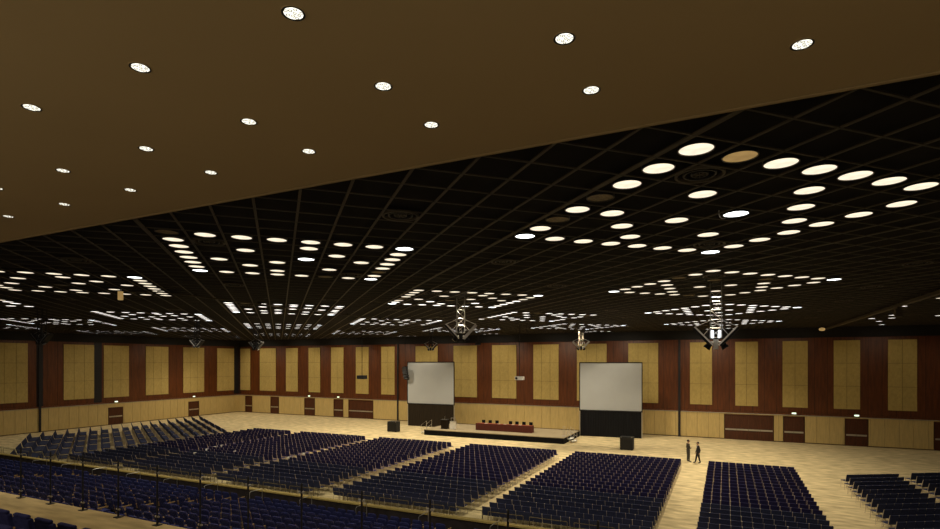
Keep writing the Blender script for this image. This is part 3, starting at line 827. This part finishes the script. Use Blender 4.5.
# ================================================================= PEOPLE
def person(u, v, rz, ht, suit, lab, pose):
    k = ht/1.75
    pts = {'pelvis':(0,0,.93),'waist':(0,.0,1.08),'chest':(0,-.01,1.30),'neckb':(0,-.01,1.45),'neck':(0,.0,1.52),'head':(0,.02,1.64)}
    ft = .16 if pose == 'stride' else .04
    J = [((0,0,.92),.15),((0,0,1.08),.135),((0,-.01,1.28),.155),((0,-.01,1.42),.10),((0,0,1.50),.055),((0,.01,1.56),.055)]
    E = [(0,1),(1,2),(2,3),(3,4),(4,5)]
    def add(p, r, par): J.append((p, r)); E.append((par, len(J)-1)); return len(J)-1
    hands = []
    for s in (-1, 1):
        fy = ft*s if pose == 'stride' else (.03*s)
        h = add((s*.10, 0, .86), .105, 0); kn = add((s*.11, fy*.45+.02, .48), .068, h); an = add((s*.115, fy, .09), .048, kn)
        f1 = add((s*.12, fy+.10, .045), .042, an); add((s*.125, fy+.19, .035), .034, f1)
        sh = add((s*.17, -.01, 1.41), .07, 3); sh2 = add((s*.215, -.01, 1.36), .06, sh)
        if pose == 'talk' and s == 1: el = add((s*.26, .06, 1.10), .047, sh2); wr = add((s*.10, .19, 1.12), .032, el)
        elif pose == 'talk': el = add((s*.27, -.04, 1.10), .047, sh2); wr = add((s*.22, .10, .92), .032, el)
        else: el = add((s*.265, -.05+.05*s, 1.10), .045, sh2); wr = add((s*.25, .03+.08*s, .86), .030, el)
        hands.append((J[wr][0], J[el][0], s))
    me = D.meshes.new('body_cage'); me.from_pydata([p for p, _ in J], E, []); me.update()
    o = D.objects.new('tmp', me); COL.objects.link(o)
    sk = o.modifiers.new('skin', 'SKIN'); sk.use_smooth_shade = True
    if not me.skin_vertices: 
        with bpy.context.temp_override(object=o, active_object=o): bpy.ops.mesh.customdata_skin_add()
    for i, (_, r_) in enumerate(J): me.skin_vertices[0].data[i].radius = (r_*1.12, r_*1.12*(.78 if i < 4 else 1)); me.skin_vertices[0].data[i].use_root = (i == 0)
    ss = o.modifiers.new('sub', 'SUBSURF'); ss.levels = 2; ss.render_levels = 2
    bpy.context.view_layer.update()
    ev = o.evaluated_get(bpy.context.evaluated_depsgraph_get()); bm = D.meshes.new_from_object(ev)
    m = MB(); mats = [suit, M['skin'], M['hair'], M['shirt'], M['blackmetal']]
    for q in mats: m.use(q)
    m.v = [tuple(x.co) for x in bm.vertices]
    for p in bm.polygons:
        c = p.center; m.f.append(tuple(p.vertices))
        mi = 0
        if c.z > 1.47: mi = 1
        elif c.z < .075: mi = 4
        elif c.z > 1.25 and abs(c.x) < .045 and c.y > .05: mi = 3
        m.m.append(mi)
    D.objects.remove(o)
    m.use(M['skin']).ell((0,.02,1.645), (.075,.095,.115), n=16, m=12)           # head
    m.ell((0,.122,1.635), (.013,.02,.022)); m.ell((-.078,.01,1.64), (.012,.02,.032)); m.ell((.078,.01,1.64), (.012,.02,.032))
    m.use(M['hair']).ell((-.03,.105,1.655), (.012,.008,.008)); m.ell((.03,.105,1.655), (.012,.008,.008)); m.ell((0,.108,1.59), (.024,.008,.006))
    m.use(M['skin'])
    for (w, e, s) in hands:                                                    # palm, four fingers and a thumb
        w = Vector(w); d = (w-Vector(e)).normalized(); sd = d.cross(Vector((s,0,0))); sd = sd.normalized() if sd.length > .1 else Vector((0,1,0))
        m.tube([w, w+d*.03, w+d*.09], [.026,.034,.03], 8)
        for q, ln in enumerate((.068,.078,.072,.055)):
            a = w+d*.085+sd*(.024-.016*q); c = a+d*ln*.55; m.tube([a, c, c+(d*.7+Vector((-s*.6,0,0))).normalized()*ln*.45], [.009,.008,.006], 6)
        a = w+d*.03+sd*.028; m.tube([a, a+(d*.6+sd*.7)*.04, a+(d*.95+sd*.6)*.065], [.011,.010,.007], 6)
    me2 = m.mesh('person')
    me2.polygons.foreach_set('use_smooth', [True]*len(me2.polygons))
    r = D.objects.new('person', me2); COL.objects.link(r)
    r.location = (u, v, 0); r.rotation_euler = (0,0,rz); r.scale = (k,k,k); tag(r, lab, 'person')
    h = MB().use(M['hair']).ell((0,-.005,1.675), (.085,.098,.098), n=16, m=10)
    h.v = [(x, min(y, .085-(1.70-z)*.7 if z < 1.70 else .095), z) for x, y, z in h.v]
    h.build('hair', parent=r, smooth=True)
    jk = MB().use(suit)                                                        # jacket hem
    jk.tube([(0,-.005,1.10),(0,0,.95),(0,0,.82)], [.15,.175,.185], 14); jk.v = [(x, y*.72, z) for x, y, z in jk.v]
    jk.build('jacket', parent=r, smooth=True)
person(-2.76, 47.25, -1.2, 1.80, M['suit'], 'person in a charcoal suit and light shirt, standing left, arms bent', 'talk')
person(-2.02, 47.0, 1.9, 1.70, M['blacksuit'], 'person in a black suit walking, right of the other person', 'stride')

# ================================================================= LIGHT
def spot(u, v, z, e, col=(1,.86,.62), ang=140, rad=.25, rot=None, blend=.8):
    l = D.lights.new('hall_spot', 'SPOT'); l.energy = e; l.color = col; l.spot_size = math.radians(ang); l.spot_blend = blend; l.shadow_soft_size = rad
    o = D.objects.new('hall_spot', l); COL.objects.link(o); o.location = (u, v, z)
    if rot is not None: o.rotation_euler = (Vector(rot)-Vector((u,v,z))).to_track_quat('-Z','Y').to_euler()
    return o
for n in range(0, 4):
    for m_ in range(-5, 3):
        u, v = cellpos(10*(n-m_)+3.5, 10*(n+m_)+3.5)
        if not (UL+3 < u < UR-2 and v < VB-3): continue
        e = 2300
        if u > 6: e = 330
        elif u < -45 and v < 45: e = 650
        elif v > 36 and -50 < u < 4: e = 4200
        elif v < 30: e = 1100
        spot(u, v, ZG-.35, e)
# wall washers
for u in (-66,-58,-50,-42,-34,-26,-18,-10,-2):
    spot(u, VB-6.5, 11.3, 900, ang=110, rad=.2, rot=(u, VB, 4.0))
for u in (6, 14, 22):
    spot(u, VB-6.5, 11.3, 180, ang=110, rad=.2, rot=(u, VB, 4.0))
for v in (26, 34, 42, 50, 58):
    spot(UL+6.5, v, 11.3, 90+11*(v-26), ang=110, rad=.2, rot=(UL, v, 4.0))
# added unseen fill lamps behind the camera: light soffit and walkway
for u in (-16,-8,0,8):
    l = D.lights.new('balcony_fill', 'POINT'); l.energy = 230; l.color = (1,.84,.6); l.shadow_soft_size = .4
    o = D.objects.new('balcony_fill', l); COL.objects.link(o); o.location = (u, -2.5, 7.6)
for u in (-14,-10,-6,-2,2):
    spot(u, 5.2, 10.9, 120, ang=120, rad=.1)
for u in (-36,-26,-16,-6,2):  # added spots to brighten the lower tier seats
    spot(u, 7.4, 11.2, 620, col=(1,.9,.75), ang=120, rot=(u, 13, 3))

w = D.worlds.new('world'); SC.world = w; w.use_nodes = True
w.node_tree.nodes['Background'].inputs[0].default_value = (.02,.016,.012,1); w.node_tree.nodes['Background'].inputs[1].default_value = .3

# ================================================================= CAMERA
cd = D.cameras.new('camera'); cam = D.objects.new('camera', cd); COL.objects.link(cam)
cam.location = (0, 0, H); cam.rotation_euler = (PI/2, 0, TH)
cd.sensor_width = 36; cd.lens = 36*F/940; cd.shift_y = (Y0-264.5)/940; cd.clip_end = 300; cd.clip_start = .05
SC.camera = cam
SC.view_settings.view_transform = 'Standard'; SC.view_settings.look = 'None'; SC.view_settings.exposure = 0
